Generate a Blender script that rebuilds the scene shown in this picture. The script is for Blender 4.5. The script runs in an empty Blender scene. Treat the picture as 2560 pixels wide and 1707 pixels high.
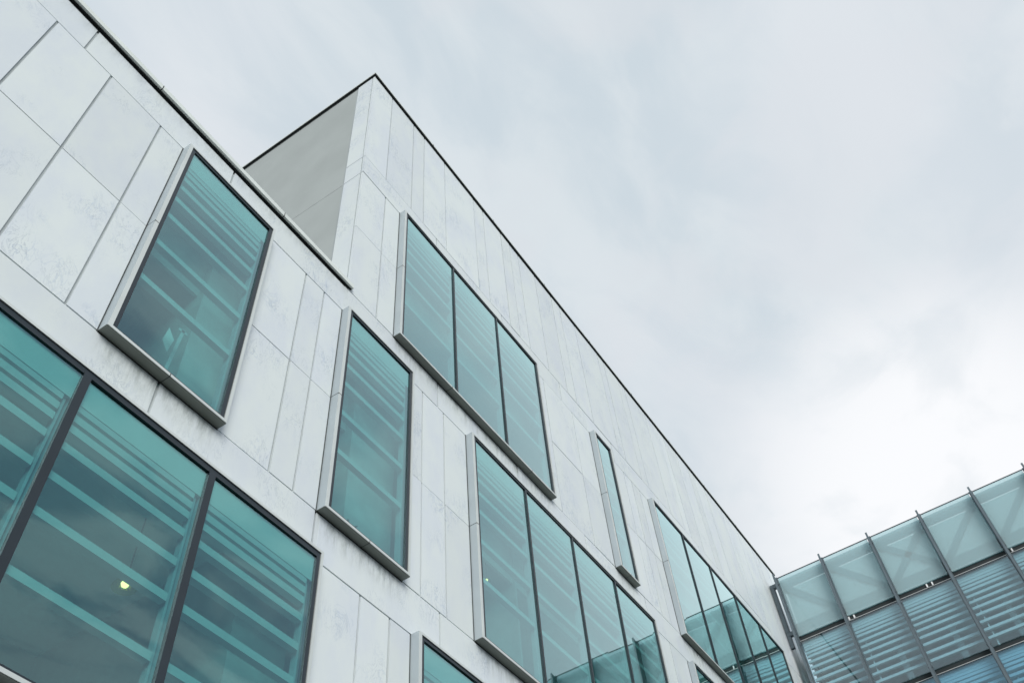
import bpy, math, random
from mathutils import Vector, Matrix
random.seed(7)
K = 0.4                                   # metres per drawing unit

# ------------------------------------------------------------------ camera
scn = bpy.context.scene
cd = bpy.data.cameras.new('camera'); cam = bpy.data.objects.new('camera', cd)
scn.collection.objects.link(cam); scn.camera = cam
cd.sensor_width = 36; cd.lens = 33.31061; cd.clip_start = 0.05; cd.clip_end = 3000
R = ((0.55378282, -0.82989089, -0.06786526),      # right
     (0.64082344, 0.47681985, -0.60165451),       # down
     (0.5316671, 0.28969628, 0.79586818))         # forward
m = Matrix.Identity(4)
for i in range(3):
    m[i][0] = R[0][i]; m[i][1] = -R[1][i]; m[i][2] = -R[2][i]
m[0][3], m[1][3], m[2][3] = 0.0, -14 * K, 4 * K
cam.matrix_world = m

# ------------------------------------------------------------------ node helpers
class NT:
    def __init__(s, tree): s.t = tree; tree.nodes.clear()
    def n(s, typ, _in=None, **kw):
        nd = s.t.nodes.new(typ)
        for k, v in kw.items(): setattr(nd, k, v)
        for k, v in (_in or {}).items():
            sock = nd.inputs[k]
            if isinstance(v, bpy.types.NodeSocket): s.t.links.new(v, sock)
            else: sock.default_value = v
        return nd
    def math(s, op, a, b=0.0, clamp=False):
        return s.n('ShaderNodeMath', {0: a, 1: b}, operation=op, use_clamp=clamp).outputs[0]
    def maprange(s, v, a, b, c=0.0, d=1.0, smooth=True):
        return s.n('ShaderNodeMapRange', {'Value': v, 'From Min': a, 'From Max': b, 'To Min': c, 'To Max': d},
                   interpolation_type='SMOOTHSTEP' if smooth else 'LINEAR').outputs['Result']
    def mix(s, f, a, b, mode='MIX'):
        nd = s.n('ShaderNodeMix', data_type='RGBA', blend_type=mode)
        for idx, v in ((0, f), (6, a), (7, b)):
            if isinstance(v, bpy.types.NodeSocket): s.t.links.new(v, nd.inputs[idx])
            else: nd.inputs[idx].default_value = v
        return nd.outputs[2]
def col(r, g, b): return (r, g, b, 1.0)

# ------------------------------------------------------------------ world: overcast sky
SUN_AZ = (-0.56, -0.68, 0.48)
w = bpy.data.worlds.new('World'); scn.world = w; w.use_nodes = True
T = NT(w.node_tree)
sd = Vector(SUN_AZ).normalized()
sky = T.n('ShaderNodeTexSky', sky_type='NISHITA', sun_disc=False)
sky.sun_elevation = math.asin(sd.z); sky.sun_rotation = math.atan2(sd.x, sd.y)
skyc = T.n('ShaderNodeVectorMath', {0: sky.outputs[0], 'Scale': 0.1}, operation='SCALE').outputs[0]
tc = T.n('ShaderNodeTexCoord').outputs['Generated']
sep = T.n('ShaderNodeSeparateXYZ', {0: tc})
zc = T.math('MAXIMUM', sep.outputs[2], 0.12)
px = T.math('DIVIDE', sep.outputs[0], zc); py = T.math('DIVIDE', sep.outputs[1], zc)
pv = T.n('ShaderNodeCombineXYZ', {0: px, 1: py, 2: 0.0}).outputs[0]
mp = T.n('ShaderNodeMapping', {'Vector': pv, 'Rotation': (0, 0, math.radians(35)), 'Scale': (1.0, 1.7, 1), 'Location': (1.3, 4.2, 0)}).outputs[0]
n1 = T.n('ShaderNodeTexNoise', {'Vector': mp, 'Scale': 3.8, 'Detail': 8.0, 'Roughness': 0.55, 'Distortion': 0.5}).outputs[0]
n2 = T.n('ShaderNodeTexNoise', {'Vector': mp, 'Scale': 1.1, 'Detail': 3.0, 'Roughness': 0.4, 'Distortion': 0.3}).outputs[0]
n3 = T.n('ShaderNodeTexNoise', {'Vector': pv, 'Scale': 4.6, 'Detail': 6.0, 'Roughness': 0.52, 'Distortion': 0.4}).outputs[0]
cl = T.mix(T.maprange(n1, 0.38, 0.62), col(0.645, 0.73, 0.79), col(0.745, 0.81, 0.85))
cl = T.mix(T.math('MULTIPLY', T.maprange(n3, 0.46, 0.62), 0.6), cl, col(0.735, 0.78, 0.825))
cl = T.mix(T.math('MULTIPLY', T.maprange(n2, 0.46, 0.64), 0.5), cl, col(0.82, 0.85, 0.90))
def glow(d, a, b):
    d = Vector(d).normalized()
    dt = T.n('ShaderNodeVectorMath', {0: tc, 1: tuple(d)}, operation='DOT_PRODUCT').outputs['Value']
    return T.maprange(dt, a, b)
g1 = glow((0.80, -0.02, 0.60), 0.970, 0.999)
g1 = T.math('MULTIPLY', g1, T.maprange(n3, 0.35, 0.55, 0.6, 1.0))
cl = T.mix(g1, cl, col(1.02, 1.03, 1.05))
# heavier cloud bank low behind the camera
back = T.maprange(sep.outputs[1], -0.35, -0.75)
bk = T.math('MULTIPLY', back, T.maprange(n1, 0.40, 0.58, 0.8, 0.0))
cl = T.mix(bk, cl, col(0.24, 0.34, 0.48))
fin = T.mix(0.94, skyc, cl)
bg = T.n('ShaderNodeBackground', {'Color': fin, 'Strength': 1.0})
T.t.links.new(bg.outputs[0], T.n('ShaderNodeOutputWorld').inputs[0])

sl = bpy.data.lights.new('sun', 'SUN'); sun = bpy.data.objects.new('sun', sl); scn.collection.objects.link(sun)
sl.energy = 2.65; sl.angle = math.radians(35); sl.color = (1.0, 0.985, 0.95)
sun.rotation_euler = (-sd).to_track_quat('-Z', 'Y').to_euler()
sun.location = (-10, -20, 30)

scn.render.engine = 'CYCLES'
scn.cycles.max_bounces = 10; scn.cycles.transparent_max_bounces = 24; scn.cycles.glossy_bounces = 5
scn.cycles.caustics_reflective = False; scn.cycles.caustics_refractive = False
vs = scn.view_settings; vs.view_transform = 'Standard'; vs.look = 'None'; vs.exposure = 0; vs.gamma = 1

# ------------------------------------------------------------------ materials
def newmat(name):
    mt = bpy.data.materials.new(name); mt.use_nodes = True
    return mt, NT(mt.node_tree)
def outp(T, sh): T.t.links.new(sh, T.n('ShaderNodeOutputMaterial').inputs[0])
def simple(name, c, rough=0.5, metal=0.0, var=0.12, scale=3.0, bump=0.0, spec=0.5):
    mt, T = newmat(name)
    pos = T.n('ShaderNodeNewGeometry').outputs['Position']
    nz = T.n('ShaderNodeTexNoise', {'Vector': pos, 'Scale': scale, 'Detail': 5.0}).outputs[0]
    f = T.maprange(nz, 0.3, 0.7, 1 - var, 1 + var, False)
    cc = T.n('ShaderNodeVectorMath', {0: c[:3], 'Scale': f}, operation='SCALE').outputs[0]
    b = T.n('ShaderNodeBsdfPrincipled', {'Base Color': cc, 'Roughness': rough, 'Metallic': metal, 'Specular IOR Level': spec})
    if bump:
        bp = T.n('ShaderNodeBump', {'Height': nz, 'Strength': bump, 'Distance': 0.01})
        T.t.links.new(bp.outputs[0], b.inputs['Normal'])
    outp(T, b.outputs[0]); return mt

# windows of the stone building: x0, x1, z0, z1, mullions (drawing units)
WINS = [
    (6.10, 9.90, 22.0, 31.44, []), (13.62, 17.38, 22.0, 31.44, []), (16.42, 27.62, 32.88, 42.32, [20.18, 23.80]),
    (21.06, 36.22, 22.0, 31.44, [24.88, 28.55, 32.27]), (33.36, 35.28, 32.88, 42.32, []),
    (40.08, 59.45, 32.88, 42.32, [43.95, 47.76, 51.42, 55.24]), (-1.35, 13.80, 13.42, 20.50, [2.47, 6.21, 9.89]),
    (17.84, 29.0, 13.42, 20.44, [21.6, 25.3]), (40.04, 55.2, 22.0, 31.28, [43.85, 47.6, 51.4])]

def marble(name, grime=True, dark=1.0):
    mt, T = newmat(name)
    pos = T.n('ShaderNodeNewGeometry').outputs['Position']
    at = T.n('ShaderNodeAttribute', attribute_name='panel').outputs['Vector']
    off = T.n('ShaderNodeVectorMath', {0: at, 'Scale': 17.0}, operation='SCALE').outputs[0]
    p = T.n('ShaderNodeVectorMath', {0: pos, 1: off}, operation='ADD').outputs[0]
    s0 = T.n('ShaderNodeSeparateXYZ', {0: at}).outputs[0]; s1 = T.n('ShaderNodeSeparateXYZ', {0: at}).outputs[1]
    mp = T.n('ShaderNodeMapping', {'Vector': p, 'Rotation': (0, math.radians(24), 0), 'Scale': (1.9, 1.9, 1.0)}).outputs[0]
    a = T.n('ShaderNodeTexNoise', {'Vector': mp, 'Scale': 2.1, 'Detail': 10.0, 'Roughness': 0.62, 'Distortion': 0.7}).outputs[0]
    r = T.math('ABSOLUTE', T.math('SUBTRACT', a, 0.5))
    vein = T.maprange(r, 0.0, 0.022, 1.0, 0.0)
    msk = T.n('ShaderNodeTexNoise', {'Vector': p, 'Scale': 1.3, 'Detail': 3.0}).outputs[0]
    vein = T.math('MULTIPLY', vein, T.maprange(msk, 0.44, 0.70))
    mp2 = T.n('ShaderNodeMapping', {'Vector': p, 'Rotation': (0, math.radians(30), 0), 'Scale': (3.0, 3.0, 1.1)}).outputs[0]
    b2 = T.n('ShaderNodeTexNoise', {'Vector': mp2, 'Scale': 2.6, 'Detail': 8.0, 'Roughness': 0.7, 'Distortion': 1.2}).outputs[0]
    r2 = T.math('ABSOLUTE', T.math('SUBTRACT', b2, 0.52))
    fine = T.math('MULTIPLY', T.maprange(r2, 0.0, 0.02, 1.0, 0.0), T.maprange(msk, 0.46, 0.68))
    soft = T.n('ShaderNodeTexNoise', {'Vector': mp, 'Scale': 0.9, 'Detail': 6.0, 'Roughness': 0.6}).outputs[0]
    c = T.mix(T.maprange(soft, 0.35, 0.7), col(0.705, 0.757, 0.75), col(0.655, 0.705, 0.745))
    c = T.mix(T.math('MULTIPLY', vein, T.maprange(s1, 0, 1, 0.25, 0.66, False)), c, col(0.42, 0.50, 0.60))
    c = T.mix(T.math('MULTIPLY', fine, 0.55), c, col(0.32, 0.38, 0.44))
    tone = T.maprange(s0, 0, 1, 0.955 * dark, 1.03 * dark, False)
    c = T.n('ShaderNodeVectorMath', {0: c, 'Scale': tone}, operation='SCALE').outputs[0]
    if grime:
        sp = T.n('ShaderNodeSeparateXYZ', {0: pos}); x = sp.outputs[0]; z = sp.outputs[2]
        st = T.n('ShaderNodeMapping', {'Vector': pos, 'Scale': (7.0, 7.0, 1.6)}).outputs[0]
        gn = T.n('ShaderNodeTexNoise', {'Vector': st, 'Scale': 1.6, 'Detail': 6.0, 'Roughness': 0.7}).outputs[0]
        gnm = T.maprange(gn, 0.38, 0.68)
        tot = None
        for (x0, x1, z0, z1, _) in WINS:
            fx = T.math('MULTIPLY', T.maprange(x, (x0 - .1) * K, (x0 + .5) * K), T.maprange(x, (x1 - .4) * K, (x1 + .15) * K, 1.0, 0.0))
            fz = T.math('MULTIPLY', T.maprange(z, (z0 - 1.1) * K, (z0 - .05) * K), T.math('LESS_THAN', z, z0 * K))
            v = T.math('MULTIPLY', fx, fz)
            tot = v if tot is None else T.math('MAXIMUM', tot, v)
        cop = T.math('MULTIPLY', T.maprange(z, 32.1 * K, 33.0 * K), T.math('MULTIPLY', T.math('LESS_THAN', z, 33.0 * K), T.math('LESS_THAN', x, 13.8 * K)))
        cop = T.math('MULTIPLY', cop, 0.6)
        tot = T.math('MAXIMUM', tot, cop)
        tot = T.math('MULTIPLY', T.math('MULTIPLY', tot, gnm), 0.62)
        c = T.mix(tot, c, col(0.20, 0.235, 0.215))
    bs = T.n('ShaderNodeBsdfPrincipled', {'Base Color': c, 'Roughness': 0.42, 'Specular IOR Level': 0.35})
    outp(T, bs.outputs[0]); return mt

M = {}
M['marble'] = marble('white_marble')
M['marble_side'] = marble('white_marble_lit_side', False, 1.03)  # same marble, toned up for the extra light on the side face
M['backing'] = simple('joint_backing', col(.38, .415, .42), .8)
M['gap'] = simple('shadow_gap', col(.018, .024, .026), .8)
M['render'] = simple('grey_render', col(.405, .44, .43), .9, var=.05, scale=1.2, bump=.2)
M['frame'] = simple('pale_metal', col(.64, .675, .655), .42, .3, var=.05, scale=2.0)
M['frame_side'] = simple('shaded_side_metal', col(.46, .515, .54), .45, .3, var=.05, scale=2.0)  # frame metal darkened for the side faces, shade put into the colour
M['frame_under'] = simple('shaded_underside_metal', col(.19, .21, .19), .5, .3, var=.08, scale=2.0)  # frame metal again, with the shade of the underside painted in
M['coping'] = simple('coping_metal', col(.72, .76, .72), .45, .2, var=.06)
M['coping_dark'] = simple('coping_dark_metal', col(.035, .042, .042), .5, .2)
M['dark'] = simple('dark_frame', col(.015, .024, .032), .35, .1)
M['post'] = simple('inner_post', col(.45, .52, .55), .5)
M['louvre'] = simple('louvre_white', col(.62, .65, .65), .55, var=.04)
M['spandrel'] = simple('spandrel_white', col(.74, .76, .75), .6, var=.03)
M['ceiling'] = simple('ceiling', col(.75, .77, .77), .8)
M['room'] = simple('room_wall', col(.62, .64, .63), .8)
M['floor'] = simple('slab', col(.25, .25, .25), .8)
M['paving'] = simple('paving', col(.085, .087, .085), .85, var=.2, scale=.8, bump=.3)
M['steel'] = simple('grey_steel', col(.13, .165, .185), .4, .35, var=.1)
M['steel_dark'] = simple('dark_steel', col(.05, .06, .07), .45, .3)
M['steel_light'] = simple('light_steel', col(.62, .64, .62), .35, .4)
M['white'] = simple('white_clip', col(.85, .86, .86), .5)
M['slat'] = simple('screen_slat', col(.80, .86, .86), .6, var=.03)
M['brace'] = simple('screen_brace', col(.26, .38, .41), .6, var=.03)
M['paper'] = simple('paper', col(.85, .86, .84), .7)
M['leaf'] = simple('leaf', col(.06, .12, .05), .6)
M['pot'] = simple('pot', col(.5, .5, .48), .6)

def glass(name, tint, base=0.08, gain=0.85, refl=(1, 1, 1), wav=0.0):
    mt, T = newmat(name)
    ge = T.n('ShaderNodeNewGeometry')
    dt = T.n('ShaderNodeVectorMath', {0: ge.outputs['Incoming'], 1: ge.outputs['Normal']}, operation='DOT_PRODUCT').outputs['Value']
    fr = T.math('POWER', T.math('SUBTRACT', 1.0, T.math('ABSOLUTE', dt)), 3.6)
    fr = T.math('MULTIPLY_ADD', fr, gain, clamp=True)
    fr.node.inputs[2].default_value = base
    fr = T.math('MULTIPLY', fr, T.math('SUBTRACT', 1.0, ge.outputs['Backfacing']))
    tr = T.n('ShaderNodeBsdfTransparent', {'Color': col(*tint)})
    rc = T.mix(T.maprange(fr, base, .8), col(*refl), col(.78, .99, .985))
    gl = T.n('ShaderNodeBsdfGlossy', {'Color': rc, 'Roughness': 0.0})
    if wav:
        pos = T.n('ShaderNodeNewGeometry').outputs['Position']
        nz = T.n('ShaderNodeTexNoise', {'Vector': pos, 'Scale': 0.5, 'Detail': 0.0}).outputs[0]
        bp = T.n('ShaderNodeBump', {'Height': nz, 'Strength': wav, 'Distance': 0.01})
        T.t.links.new(bp.outputs[0], gl.inputs['Normal'])
    mx = T.n('ShaderNodeMixShader', {0: fr, 1: tr.outputs[0], 2: gl.outputs[0]})
    outp(T, mx.outputs[0]); return mt
M['glass'] = glass('teal_glass', (.605, .848, .832), .175, 1.7, (.59, .88, .93), .3)
M['glass2'] = glass('screen_clear_glass', (.755, .895, .93), .15, .8, (.85, .95, 1.0))
M['glass_blue'] = glass('blue_reflection_glass', (.68, .86, .93), .16, .8, (.62, .86, 1.0))  # bluish reflections on the lower storeys are put into the tint
def frosted():
    mt, T = newmat('frosted_glass')
    fr = T.n('ShaderNodeFresnel', {'IOR': 1.5}).outputs[0]
    fr = T.math('MULTIPLY', fr, T.math('SUBTRACT', 1.0, T.n('ShaderNodeNewGeometry').outputs['Backfacing']))
    tr = T.n('ShaderNodeBsdfTransparent', {'Color': col(.80, .93, .945)})
    df = T.n('ShaderNodeBsdfDiffuse', {'Color': col(.60, .73, .75)})
    gl = T.n('ShaderNodeBsdfGlossy', {'Color': col(.95, .98, 1), 'Roughness': 0.02})
    b = T.n('ShaderNodeMixShader', {0: .33, 1: tr.outputs[0], 2: df.outputs[0]})
    c = T.n('ShaderNodeMixShader', {0: fr, 1: b.outputs[0], 2: gl.outputs[0]})
    outp(T, c.outputs[0]); return mt
M['frosted'] = frosted()
def emis(name, c, s):
    mt, T = newmat(name)
    outp(T, T.n('ShaderNodeEmission', {'Color': c, 'Strength': s}).outputs[0]); return mt
M['bulb'] = emis('lamp_bulb', col(1, .80, .25), 3.2)
M['shade'] = glass('smoked_shade', (.88, .86, .62), .10, .6)

# ------------------------------------------------------------------ mesh builder
class MB:
    def __init__(s): s.v = []; s.f = []; s.mi = []; s.pa = []
    def poly(s, vs, faces, mi=0, pa=None):
        b = len(s.v); s.v += [(x * K, y * K, z * K) for x, y, z in vs]
        pa = pa or (0.5, 0.5, 0.5)
        for f in faces: s.f.append([b + i for i in f]); s.mi.append(mi); s.pa.append(pa)
    def box(s, x0, x1, y0, y1, z0, z1, mi=0, pa=None):
        s.poly([(x0, y0, z0), (x1, y0, z0), (x1, y1, z0), (x0, y1, z0), (x0, y0, z1), (x1, y0, z1), (x1, y1, z1), (x0, y1, z1)],
               [(0, 3, 2, 1), (4, 5, 6, 7), (0, 1, 5, 4), (1, 2, 6, 5), (2, 3, 7, 6), (3, 0, 4, 7)], mi, pa)
    def bar(s, a, b, wv, dv, mi=0):                # bar between points a, b with half-size vectors wv, dv
        a, b, wv, dv = map(Vector, (a, b, wv, dv))
        vs = [p + i * wv + j * dv for p in (a, b) for i, j in ((-1, -1), (1, -1), (1, 1), (-1, 1))]
        s.poly([tuple(v) for v in vs], [(0, 1, 2, 3), (7, 6, 5, 4), (0, 4, 5, 1), (1, 5, 6, 2), (2, 6, 7, 3), (3, 7, 4, 0)], mi)
    def build(s, name, mats, parent=None, bevel=0.0, label=None):
        me = bpy.data.meshes.new(name); me.from_pydata(s.v, [], s.f)
        for mt in (mats if isinstance(mats, (list, tuple)) else [mats]): me.materials.append(mt)
        me.polygons.foreach_set('material_index', s.mi)
        at = me.attributes.new('panel', 'FLOAT_VECTOR', 'FACE')
        at.data.foreach_set('vector', [c for p in s.pa for c in p])
        me.update()
        o = bpy.data.objects.new(name, me); scn.collection.objects.link(o)
        if parent: o.parent = parent
        if bevel:
            md = o.modifiers.new('bevel', 'BEVEL'); md.width = bevel; md.segments = 2; md.limit_method = 'ANGLE'
        if label: o['label'] = label
        return o
def thing(name, label, cat, group=None):
    o = bpy.data.objects.new(name, None); scn.collection.objects.link(o)
    o['label'] = label; o['category'] = cat
    if group: o['group'] = group
    return o
def tag(o, label, cat, group=None):
    o['label'] = label; o['category'] = cat
    if group: o['group'] = group
rp = lambda: (random.random(), random.random(), random.random())

# ------------------------------------------------------------------ ground
g = MB(); g.poly([(-2500, -2500, 0), (2500, -2500, 0), (2500, 2500, 0), (-2500, 2500, 0)], [(0, 1, 2, 3)])
o = g.build('ground', M['paving']); o['kind'] = 'structure'

# ------------------------------------------------------------------ stone building
bld = thing('office_building', 'long office building clad in pale marble slabs with tall teal windows in metal frames', 'building')
XL, XC, XR = -12.0, 13.8, 66.4
VG, HG = .072, .045            # joint widths
TH = .12
def row(mb, z0, z1, xs, xmin, xmax, zs=()):
    """one course of slabs; xs are vertical joints, window openings are left free"""
    edges = set([xmin, xmax] + [x for x in xs if xmin < x < xmax])
    wins = [wn for wn in WINS if wn[2] < (z0 + z1) / 2 < wn[3]]
    for wn in wins:
        for x in (wn[0], wn[1]):
            if xmin < x < xmax: edges.add(x)
    ed = sorted(edges)
    for a, b in zip(ed, ed[1:]):
        mid = (a + b) / 2
        if any(wn[0] < mid < wn[1] for wn in wins): continue
        if b - a < .12: continue
        la = 0 if (a == xmin or any(abs(a - wn[1]) < 1e-6 for wn in wins)) else VG / 2
        lb = 0 if (b == xmax or any(abs(b - wn[0]) < 1e-6 for wn in wins)) else VG / 2
        cuts = [z0] + [z for z in zs if z0 < z < z1] + [z1]
        for i, (c, d) in enumerate(zip(cuts, cuts[1:])):
            lo = HG / 2 if c == z0 else .011; hi = HG / 2 if d == z1 else .011
            dy = random.uniform(-.008, .008)
            mb.box(a + la, b - lb, dy, TH, c + lo, d - hi, 0, rp())
fl = MB()
bj = [-9.0, -3.35, 2.28, 7.98, 13.61, 19.23, 24.88, 30.52, 36.22, 41.9, 47.5, 53.2, 58.8, 64.5]
row(fl, 0, 5.9, [-9, -6.2, -3.35, -.5, 2.28, 5.1, 7.98, 10.8], XL, XC); row(fl, 5.9, 11.85, [-9, -6.2, -3.35, -.5, 2.28, 5.1, 7.98, 10.8], XL, XC)
row(fl, 11.85, 13.42, bj, XL, XC)
row(fl, 13.42, 20.44, [-9, -7.1, -4.2, -2.3], XL, 13.8)
row(fl, 20.44, 22.0, bj, XL, XC)
row(fl, 22.0, 31.42, [-9.9, -8.1, -6.2, -4.3, -2.4, -1.5, .38 - .95, 1.33, 3.27, 5.18, 11.75, 12.68], XL, 13.62, (26.7,))
row(fl, 31.42, 32.88, bj, XL, 13.61)
fl.box(XL, 13.6, .045, .11, 0, 13.2, 1)
# backing strips of both wings are laid behind the slabs, leaving the window openings free
def backing(mb, xmin, xmax, z0, z1, mi=1):
    y0, y1 = .045, .11
    wins = sorted([wn for wn in WINS if wn[2] < z1 and wn[3] > z0 and wn[0] < xmax and wn[1] > xmin], key=lambda q: q[0])
    x = xmin
    for wn in wins:
        if wn[0] > x: mb.box(x, wn[0] + .02, y0, y1, z0, z1, mi)
        x = max(x, wn[1] - .02)
    if x < xmax: mb.box(x, xmax, y0, y1, z0, z1, mi)
fl2 = MB()
for (a, b) in ((13.3, 20.6), (20.6, 21.9), (21.9, 31.5), (31.5, 32.86)): backing(fl2, XL, 13.55, a, b)
for f, mi, pa in zip(fl2.f, fl2.mi, fl2.pa):
    fl.f.append([i + len(fl.v) for i in f]); fl.mi.append(mi); fl.pa.append(pa)
fl.v += fl2.v
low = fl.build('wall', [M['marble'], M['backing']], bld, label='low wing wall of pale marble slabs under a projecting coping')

tw = MB()
gj = [19.2, 22, 24.9, 27.7, 30.5, 33.4, 36.2, 39, 41.9, 44.7, 47.5, 50.3, 53.2, 56, 58.8, 61.6, 64.5]
row(tw, 0, 5.9, gj, XC, XR); row(tw, 5.9, 11.85, gj, XC, XR)
row(tw, 11.85, 13.42, bj, XC, XR)
row(tw, 13.42, 20.44, [15.63, 16.9, 30.5, 33.4, 36.2, 38.1, 41, 43.8, 46.6, 49.4, 52.2, 55, 57.8, 60.6, 63.4], XC, XR)
row(tw, 20.44, 22.0, bj, XC, XR)
row(tw, 22.0, 31.42, [18.27, 19.6, 38.15, 57.1, 59.9, 61.8, 63.7], 17.38, XR, (26.7,))
row(tw, 31.42, 32.92, bj, 13.61, XR)
row(tw, 32.92, 42.28, [15.4, 28.6, 31.5, 37.15, 38.12, 39.1, 61.0, 62.8, 63.8], XC, XR, (37.55,))
row(tw, 42.28, 43.86, bj, XC, XR)
row(tw, 43.86, 53.30, [15.33, 17.23, 18.18, 20.06, 22.9, 23.88, 25.74, 26.7, 27.66, 29.53, 31.45, 32.44, 34.3, 37.2, 38.06, 40.0, 40.94, 43.8, 45.7, 46.65, 48.5,
    50.4, 51.35, 53.2, 56.1, 57.0, 58.9, 61.7, 62.7, 64.6], XC, XR)
for (a, b) in ((0.02, 13.3), (13.3, 20.6), (20.6, 21.9), (21.9, 31.5), (31.5, 32.8), (32.8, 42.4), (42.4, 53.4)): backing(tw, 13.95, XR - .02, a, b)
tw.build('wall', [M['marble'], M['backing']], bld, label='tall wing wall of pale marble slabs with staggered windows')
# return wall of the tall wing above the low roof
rw = MB()
for (a, b) in ((33.0, 42.28), (42.28, 43.86), (43.86, 53.32)):
    rw.box(XC, XC + .1, .185, 1.10, a + HG / 2, b - HG / 2, 0, rp())
rw.box(XC + .03, XC + .09, .02, 1.2, 32.9, 53.4, 1)
rw.build('wall', [M['marble_side'], M['backing']], bld, label='narrow strip of marble turning the corner of the tall wing')
gr = MB()
gr.box(XC + .04, XC + .3, 1.115, 34, 32.8, 42.33, 0); gr.box(XC + .04, XC + .3, 1.115, 34, 42.355, 53.44, 0)
gr.build('wall', [M['render']], bld, label='smooth grey rendered side wall of the tall wing')
# copings
cp = MB(); cp.box(XL, 13.93, -.14, .9, 33.02, 33.24, 0); cp.box(XL, 13.62, .035, .5, 32.80, 33.02, 1); cp.box(XL, 13.90, -.055, .035, 32.99, 33.018, 1)
for x in (-7.2, 4.62, 10.2): cp.box(x, x + .03, -.143, .9, 33.017, 33.243, 2)
cp.build('coping', [M['coping'], M['gap'], M['coping_dark']], bld)
cp = MB(); cp.box(XC - .07, XR, -.09, .8, 53.53, 53.66, 0); cp.box(XC - .07, XC + .7, .8, 34, 53.53, 53.66, 0)
cp.box(XC - .06, XR, -.08, .5, 53.47, 53.53, 1); cp.box(XC - .06, XC + .5, .5, 34, 53.47, 53.53, 1)
cp.box(XC + .03, XR, .03, .5, 53.28, 53.47, 1); cp.box(XC + .03, XC + .5, .5, 34, 53.28, 53.47, 1)
for x in (18.9, 24.9, 30.6, 36.2, 41.9, 47.5, 53.2, 58.8): cp.box(x, x + .04, -.096, .8, 53.50, 53.68, 1)
cp.build('coping', [M['coping'], M['coping_dark']], bld)
# roofs, slabs, back
rf = MB(); rf.box(XL, XC + .04, .52, 34, 32.5, 32.85)
rf.box(XC + .3, XR, .3, 34, 53.0, 53.45); rf.build('roof', M['floor'], bld)
sb = MB()
for z in (12.2, 20.75, 31.65):
    sb.box(XL + .1, XR - .2, .3, 33.5, z, z + .9, 0)
sb.box(XC + .4, XR - .2, .3, 33.5, 42.5, 43.5, 0)
sb.build('floor_slab', M['ceiling'], bld)
bk = MB(); bk.box(XL, XR, 34, 34.4, 0, 32.4); bk.box(XC, XR, 34, 34.4, 32.4, 53.4)
bk.box(XL - .3, XL, 0, 34.4, 0, 32.8); bk.box(XR, XR + .3, .05, 34.4, 0, 53.4)
bk.build('wall', M['render'], bld, label='plain rear and end walls of the building')
iw = MB()
for (a, b) in ((13.1, 20.75), (21.65, 31.65)): iw.box(XL + .1, XR - .2, 9, 9.3, a, b)
iw.box(XC + .4, XR - .2, 9, 9.3, 32.55, 42.5)
for x0, x1, a, b, y in ((8.95, 9.05, 21.65, 31.65, 1.1), (15.75, 15.85, 21.65, 31.65, 1.1), (12.4, 12.5, 13.1, 20.75, 1.1), (25.9, 26.0, 21.65, 31.65, 1.2)):
    iw.box(x0, x1, y, 9, a, b)
iw.box(8.95, 10.9, 1.0, 1.1, 21.65, 31.65); iw.box(15.75, 18, 1.0, 1.1, 21.65, 31.65); iw.box(12.4, 14.2, 1.0, 1.1, 13.1, 20.75)
iw.box(-1.3, 9.9, 1.3, 1.4, 27.9, 31.65); iw.box(13.6, 17.6, 1.3, 1.4, 27.9, 31.65); iw.box(21, 36.3, 1.3, 1.4, 27.9, 31.65)
iw.box(16.4, 35.4, 1.3, 1.4, 38.9, 42.5); iw.box(40, 60, 1.3, 1.4, 38.9, 42.5)
iw.build('partition', M['room'], bld)

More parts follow.
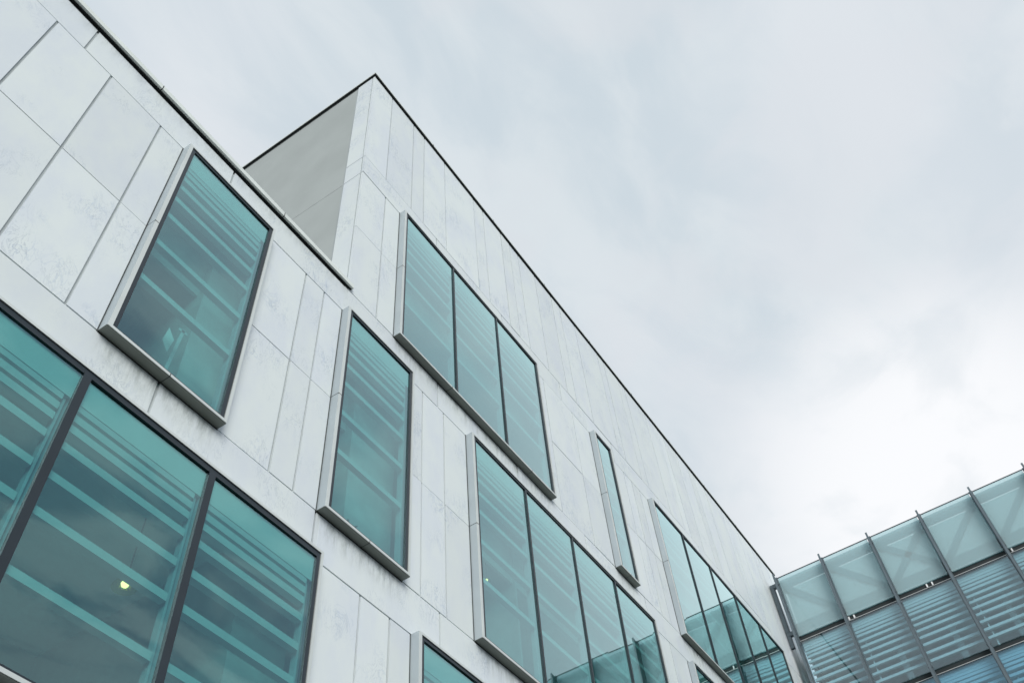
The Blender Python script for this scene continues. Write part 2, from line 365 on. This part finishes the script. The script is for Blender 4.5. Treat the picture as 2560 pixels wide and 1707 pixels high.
OFF = [1.02, 1.27, 1.54, 1.86, 2.35, 3.05, 3.98, 5.36, 7.05]
OFF0 = [.98, 1.22, 1.52, 1.82, 2.32, 3.12, 4.02, 5.40]
def window(i, x0, x1, z0, z1, mull, label):
    FY = -.32
    big = i == 6
    fr = MB(); sl_, sr, st, sbm = .13, .10, .08, .10
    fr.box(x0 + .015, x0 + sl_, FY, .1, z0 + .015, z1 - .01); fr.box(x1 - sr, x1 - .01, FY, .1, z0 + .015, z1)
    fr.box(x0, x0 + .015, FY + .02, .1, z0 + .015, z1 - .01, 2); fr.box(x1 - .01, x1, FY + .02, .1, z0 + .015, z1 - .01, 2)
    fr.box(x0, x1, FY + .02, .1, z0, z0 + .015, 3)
    fr.box(x0 + sl_, x1 - sr, FY, .1, z1 - st, z1); fr.box(x0 + sl_, x1 - sr, FY, .1, z0 + .015, z0 + sbm)
    g_ = .03
    fr.box(x0 - g_, x0, -.012, .03, z0 - g_, z1, 1); fr.box(x0, x1 + .01, -.012, .03, z0 - g_ * 1.4, z0, 1)  # dark strips stand in for the shadow line between frame and slabs
    # seams between the sheet metal lengths
    zj = z0 + (z1 - z0) * .5
    fr.box(x0 - .003, x0 + sl_ - .005, FY - .003, .09, zj, zj + .022, 1)
    xj = x0 + (x1 - x0) * (.5 if x1 - x0 < 4 else .30)
    fr.box(xj, xj + .022, FY - .003, .09, z0 - .003, z0 + sbm - .005, 1)
    if x1 - x0 > 9: fr.box(x0 + (x1 - x0) * .82, x0 + (x1 - x0) * .82 + .022, FY - .003, .09, z0 - .003, z0 + sbm - .005, 1)
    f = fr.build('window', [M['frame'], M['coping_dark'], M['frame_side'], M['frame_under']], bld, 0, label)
    d = MB(); a, b, c, e = x0 + sl_, x1 - sr, z0 + sbm, z1 - st
    dw = .13; y0, y1 = FY + .03, -.14
    d.box(a, a + dw, y0, y1, c, e); d.box(b - dw, b, y0, y1, c, e)
    d.box(a + dw, b - dw, y0, y1, e - (.17 if big else .12), e); d.box(a + dw, b - dw, y0, y1, c, c + .06)
    d.build('inner_frame', M['dark'], f)
    mw = .10 if big else .045
    xs = [a + dw] + list(mull) + [b - dw]
    bl = MB()
    offs = [o_ for o_ in (OFF0 if z0 < 15 else OFF) if z1 - o_ > z0 + 1.2]
    for k, (p, q) in enumerate(zip(xs, xs[1:])):
        p2 = p + (mw if k else 0); q2 = q - (mw if k < len(xs) - 2 else 0)
        gp = MB(); t0, t1, t2, t3 = [random.uniform(-.010, .010) for _ in range(4)]    # every pane sits a touch out of true
        xa, xb, za, zb_ = p2 - .01, q2 + .01, c + .04, e - .1
        gp.poly([(xa, -.246 + t0, za), (xb, -.246 + t1, za), (xb, -.222 + t1, za), (xa, -.222 + t0, za),
                 (xa, -.246 + t2, zb_), (xb, -.246 + t3, zb_), (xb, -.222 + t3, zb_), (xa, -.222 + t2, zb_)],
                [(0, 3, 2, 1), (4, 5, 6, 7), (0, 1, 5, 4), (1, 2, 6, 5), (2, 3, 7, 6), (3, 0, 4, 7)])
        gp.build('glass_pane', M['glass'], f)
        # louvre blades behind the pane
        bl.box(p2 + .0, q2 - .0, -.205, -.15, z1 - 1.0, z1 - .10, 2)
        for o_ in offs:
            zb = 4 + (z1 - o_ - 4) * 13.81 / 13.76
            bl.box(p2 + .05, q2 - .15, -.19, .0, zb, zb + .195)
        bl.box(q2 - .10, q2 - .04, -.12, .05, c + .1, z1 - 1.0, 1)
    bl.build('louvre', [M['louvre'], M['post'], M['spandrel']], f)
    for x in mull:
        mm = MB(); mm.box(x - mw, x + mw, FY + .015, -.2, c + .06, e - .10, 0); mm.box(x - mw * .8, x + mw * .8, -.2, .02, c + .06, e - .10, 1)
        mm.build('mullion', [M['dark'], M['post']], f)
    return f
LBL = ['tall single pane window with a dark room behind it, in the low wing',
       'tall single pane window straddling the corner below the coping end',
       'three pane window in the upper row of the tall wing',
       'four pane window below the three pane one, reflecting the glass building',
       'very narrow slot window in the upper row', 'five pane window nearest the glass building',
       'huge window with thick dark mullions and a lit pendant lamp inside', 'window cut off by the bottom edge, left of the lower middle',
       'window cut off by the bottom edge under the five pane window']
for i, wn in enumerate(WINS): window(i, *wn, LBL[i])

# ------------------------------------------------------------------ things seen through the windows
def lathe(mb, cx, cy, prof, n=20, mi=0):
    vs = []; fs = []
    for r, z in prof:
        for i in range(n): a = 2 * math.pi * i / n; vs.append((cx + r * math.cos(a), cy + r * math.sin(a), z))
    for j in range(len(prof) - 1):
        for i in range(n): fs.append((j * n + i, j * n + (i + 1) % n, (j + 1) * n + (i + 1) % n, (j + 1) * n + i))
    mb.poly(vs, fs, mi)
def pendant(x, y, z, zc, s, label):
    t = thing('pendant_lamp', label, 'lamp', 'pendant lamps seen through the windows')
    a = MB(); lathe(a, x, y, [(.06 * s, z + .42 * s), (.09 * s, z + .36 * s), (.22 * s, z + .24 * s), (.33 * s, z + .05 * s), (.35 * s, z), (.31 * s, z + .02 * s), (.2 * s, z + .2 * s), (.02, z + .3 * s)])
    a.build('lamp_shade', M['shade'], t)
    b = MB(); lathe(b, x, y, [(.0, z + .02 * s), (.09 * s, z + .05 * s), (.12 * s, z + .13 * s), (.08 * s, z + .22 * s), (.02, z + .26 * s)], 12); b.build('bulb', M['bulb'], t)
    c = MB(); c.box(x - .012, x + .012, y - .012, y + .012, z + .42 * s, zc); c.build('cord', M['dark'], t)
pendant(10.32, 2.5, 18.62, 20.75, .85, 'lit pendant lamp glowing behind the huge mullioned window')
pendant(25.13, 2.0, 27.9, 31.65, .45, 'small pale pendant lamp behind the first pane of the four pane window')
t = thing('paper_notice', 'small pale paper notice on a thin strip inside the low wing window', 'notice')
a = MB(); a.poly([(8.00, .62, 24.20), (8.24, .62, 23.9), (8.32, .62, 24.5), (8.08, .62, 24.8), (8.00, .61, 24.20), (8.24, .61, 23.9), (8.32, .61, 24.5), (8.08, .61, 24.8)],
                 [(3, 2, 1, 0), (4, 5, 6, 7), (0, 1, 5, 4), (1, 2, 6, 5), (2, 3, 7, 6), (3, 0, 4, 7)]); a.build('sheet', M['paper'], t)
a = MB(); a.bar((8.38, .66, 23.2), (8.52, .66, 25.2), (.05, 0, 0), (0, .015, 0)); a.bar((8.37, .66, 25.1), (8.66, .66, 25.13), (0, 0, .05), (0, .015, 0)); a.build('strip', M['louvre'], t)

t = thing('potted_plant', 'leafy pot plant standing inside the corner window', 'plant')
a = MB(); lathe(a, 15.7, .85, [(0, 22.12), (.25, 22.12), (.34, 22.75), (.3, 22.75), (0, 22.7)], 16); a.build('pot', M['pot'], t)
a = MB()
for i in range(46):
    an = random.uniform(0, 6.28); el = random.uniform(.15, 1.4); L = random.uniform(.5, 1.15)
    d = Vector((math.cos(an) * math.cos(el), math.sin(an) * math.cos(el) * .55, math.sin(el)))
    b0 = Vector((15.7, .85, 22.75)) + d * .1; sd_ = d.cross(Vector((0, 0, 1))).normalized() * .07
    b1 = b0 + d * L * .6; b2 = b0 + d * L + Vector((0, 0, -.25 * L))
    vs = [b0, b1 - sd_, b1 + sd_, b2]
    a.poly([tuple(v) for v in vs], [(0, 1, 2), (1, 3, 2)])
a.build('foliage', M['leaf'], t)

# ------------------------------------------------------------------ glass fronted building
gb = thing('glass_building', 'glass fronted building with grey steel fins at the right end of the marble one', 'building')
SC = 63.2 / 72; XG = 63.2
gy = lambda y: (y + 14) * SC - 14
gz = lambda z: (z - 4) * SC + 4
MY = [1.13, -3.27, -7.74, -12.30, -16.88, -21.45, -26.0, -30.5, -35.0]
ZT, ZB1, ZB0, Z2, Z2b = 57.28, 51.10, 50.60, 44.12, 43.62
tiers = [(ZB1, ZT, 'top'), (Z2, ZB0, 'blade'), (37.1, Z2b, 'blue'), (30.1, 36.6, 'blue'), (23.1, 29.6, 'blue'), (16, 22.6, 'blue')]
for k, (ya, yb) in enumerate(zip(MY, MY[1:])):
    y1, y0 = gy(ya), gy(yb)                      # y0 < y1
    for (a, b, typ) in tiers:
        p = MB(); za, zb = gz(a), gz(b)
        mw = .13
        if typ == 'top': p.box(XG, XG + .03, y0 + mw + .05, y1 - mw - .02, za + .03, zb - .01)
        else: p.box(XG, XG + .03, y0 + mw, y1 - mw, za, zb)
        p.build('glass_panel', M['frosted'] if typ == 'top' else M['glass2'] if typ == 'blade' else M['glass_blue'], gb)
# steel fins in front of the glass and the posts behind them
for k, y in enumerate(MY):
    Y = gy(y); f = MB()
    f.box(XG - .12, XG + .14, Y - .13, Y + .13, 0, gz(ZT) + .03, 0)
    f.poly([(XG - .12, Y - .03, 0), (XG - .56, Y - .03, 0), (XG - .56, Y - .03, gz(ZT) + .12), (XG - .12, Y - .03, gz(ZT) + .0),
            (XG - .12, Y + .03, 0), (XG - .56, Y + .03, 0), (XG - .56, Y + .03, gz(ZT) + .12), (XG - .12, Y + .03, gz(ZT) + .0)],
           [(0, 1, 2, 3), (7, 6, 5, 4), (0, 4, 5, 1), (1, 5, 6, 2), (2, 6, 7, 3), (3, 7, 4, 0)], 0)
    f.box(XG - .60, XG - .56, Y - .07, Y + .07, 0, gz(ZT) + .1, 1)
    for z in (56.5, 51.35, 50.2, 44.3):
        f.box(XG - .15, XG - .119, Y - .16, Y + .16, gz(z), gz(z) + .08, 1)
    f.build('fin', [M['steel'], M['steel_light'] if False else M['steel']], gb)
# transoms
ya, yb = gy(MY[-1]), gy(MY[0])
for (a, b) in ((ZB0, ZB1), (Z2b, Z2), (36.6, 37.1), (29.6, 30.1), (22.6, 23.1)):
    f = MB(); f.box(XG + .10, XG + .5, ya, yb - .13, gz(a) + .07, gz(b) + .02, 0)
    f.box(XG - .03, XG + .12, ya, yb - .13, gz(a), gz(a) + .07, 1)
    f.box(XG - .05, XG - .02, ya, yb - .13, gz(a) + .015, gz(a) + .05, 2)
    f.build('transom', [M['gap'], M['steel_dark'], M['steel_light']], gb)
f = MB(); f.box(XG - .02, XG + .05, ya, yb, gz(ZT) - .01, gz(ZT) + .045); f.build('top_rail', M['steel_dark'], gb)
for y in (-3.5, -3.95, -10.25, -10.7, -17.25, -21.9):
    f = MB(); f.box(XG - .04, XG + .14, gy(y) - .05, gy(y) + .05, gz(ZB0) + .09, gz(ZB1) - .08); f.build('clip', M['white'], gb)
# rooftop screen: slats, head beam, bracing
f = MB(); n = 22
for i in range(n):
    z = gz(52.7) + (gz(55.75) - gz(52.7)) * i / (n - 1)
    f.box(XG + .50, XG + .56, ya, yb - .3, z, z + .085)
f.build('screen_slats', M['slat'], gb)
f = MB(); f.box(XG + .46, XG + .62, ya, yb, gz(56.35), gz(57.3)); f.box(XG + .50, XG + .56, ya, yb, gz(55.85), gz(56.2), 1)
f.box(XG + .40, XG + .62, ya, yb, gz(50.9), gz(52.62))
f.box(XG + .20, XG + .24, ya, yb - .5, gz(51.38), gz(51.46), 1)
f.build('screen_beam', [M['brace'], M['slat']], gb)
br = [(0, 'b'), (1, 'b'), (2, 'b'), (2, 'f'), (3, 'f'), (4, 'f'), (5, 'b'), (5, 'f'), (6, 'b'), (7, 'b')]
for k, d in br:
    y1, y0 = gy(MY[k]), gy(MY[k + 1]); zt, zb = gz(56.5), gz(52.5)
    p, q = ((XG + .42, y1 - .3, zt), (XG + .42, y0 + .3, zb)) if d == 'b' else ((XG + .42, y0 + .3, zt), (XG + .42, y1 - .3, zb))
    f = MB(); dv = (Vector(q) - Vector(p)).normalized(); pr = dv.cross(Vector((1, 0, 0)))
    f.bar(p, q, pr * .24, (.05, 0, 0)); f.build('brace', M['brace'], gb)
for k in range(len(MY)):
    f = MB(); Y = gy(MY[k]); f.box(XG + .4, XG + .7, Y - .2, Y + .2, gz(ZB0), gz(ZT) - .1); f.build('post', M['brace'], gb)
# louvre blades of the storeys below
offs = [.34, .58, .84, 1.16, 1.50, 1.98, 2.50, 3.05, 3.65, 4.30, 5.0, 5.7]
for (a, b, typ) in tiers[1:]:
    f = MB()
    for ka, kb in zip(MY, MY[1:]):
        for o_ in offs:
            z = gz(b - o_); f.box(XG + .18, XG + .38, gy(kb) + .16, gy(ka) - .16, z, z + .19)
        f.box(XG + .18, XG + .3, gy(kb) + .16, gy(ka) - .16, gz(b) - .12, gz(b))
        if MY.index(ka) % 2: f.box(XG + .40, XG + .46, gy(ka) - .62, gy(ka) - .52, gz(a), gz(b) - 1.9 * SC)
    f.build('louvre', M['spandrel'], gb)
# storeys: slabs, back wall, flank, window posts inside
f = MB()
for (a, b) in ((ZB0, ZB1), (Z2b, Z2), (36.6, 37.1), (29.6, 30.1), (22.6, 23.1), (15.5, 16)):
    f.box(XG + .52, XG + 25, ya, yb, gz(a) - .3, gz(b))
f.build('floor_slab', M['ceiling'], gb)
f = MB(); f.box(XG + 7, XG + 7.3, ya, yb, 0, gz(ZB0)); f.build('partition', M['room'], gb)
f = MB(); f.box(XG + 25, XG + 25.4, ya, yb, 0, gz(ZB1)); f.box(XG + .5, XG + 25.4, ya - .4, ya, 0, gz(ZB1)); f.box(XG + 3.3, XG + 25.4, yb, yb + .3, 0, gz(ZB1))
f.build('wall', M['render'], gb)
for k in range(1, len(MY) - 1):
    Y = gy(MY[k] - 2.6)
    f = MB(); f.box(XG + 2.2, XG + 2.5, Y - .22, Y + .22, 0, gz(ZB0) - 1.2); f.build('column', M['louvre'], gb)
# bracket fixing the screen to the stone wall
f = MB(); Y0 = gy(1.25); Y1 = -.02
z0, z1 = gz(51.45), gz(56.84)
f.box(XG - .05, XG + .25, Y0, Y1, z1 - .36, z1, 0); f.box(XG - .05, XG + .25, Y0, Y1, z0, z0 + .34, 0)
f.box(XG - .05, XG + .25, Y1 - .33, Y1, z0 + .34, z1 - .36, 0)
f.box(XG - .05, XG + .2, Y1 - .30, Y1, gz(50.3), z0, 0)
f.build('bracket', M['steel_dark'] if False else M['steel'], gb, .01)
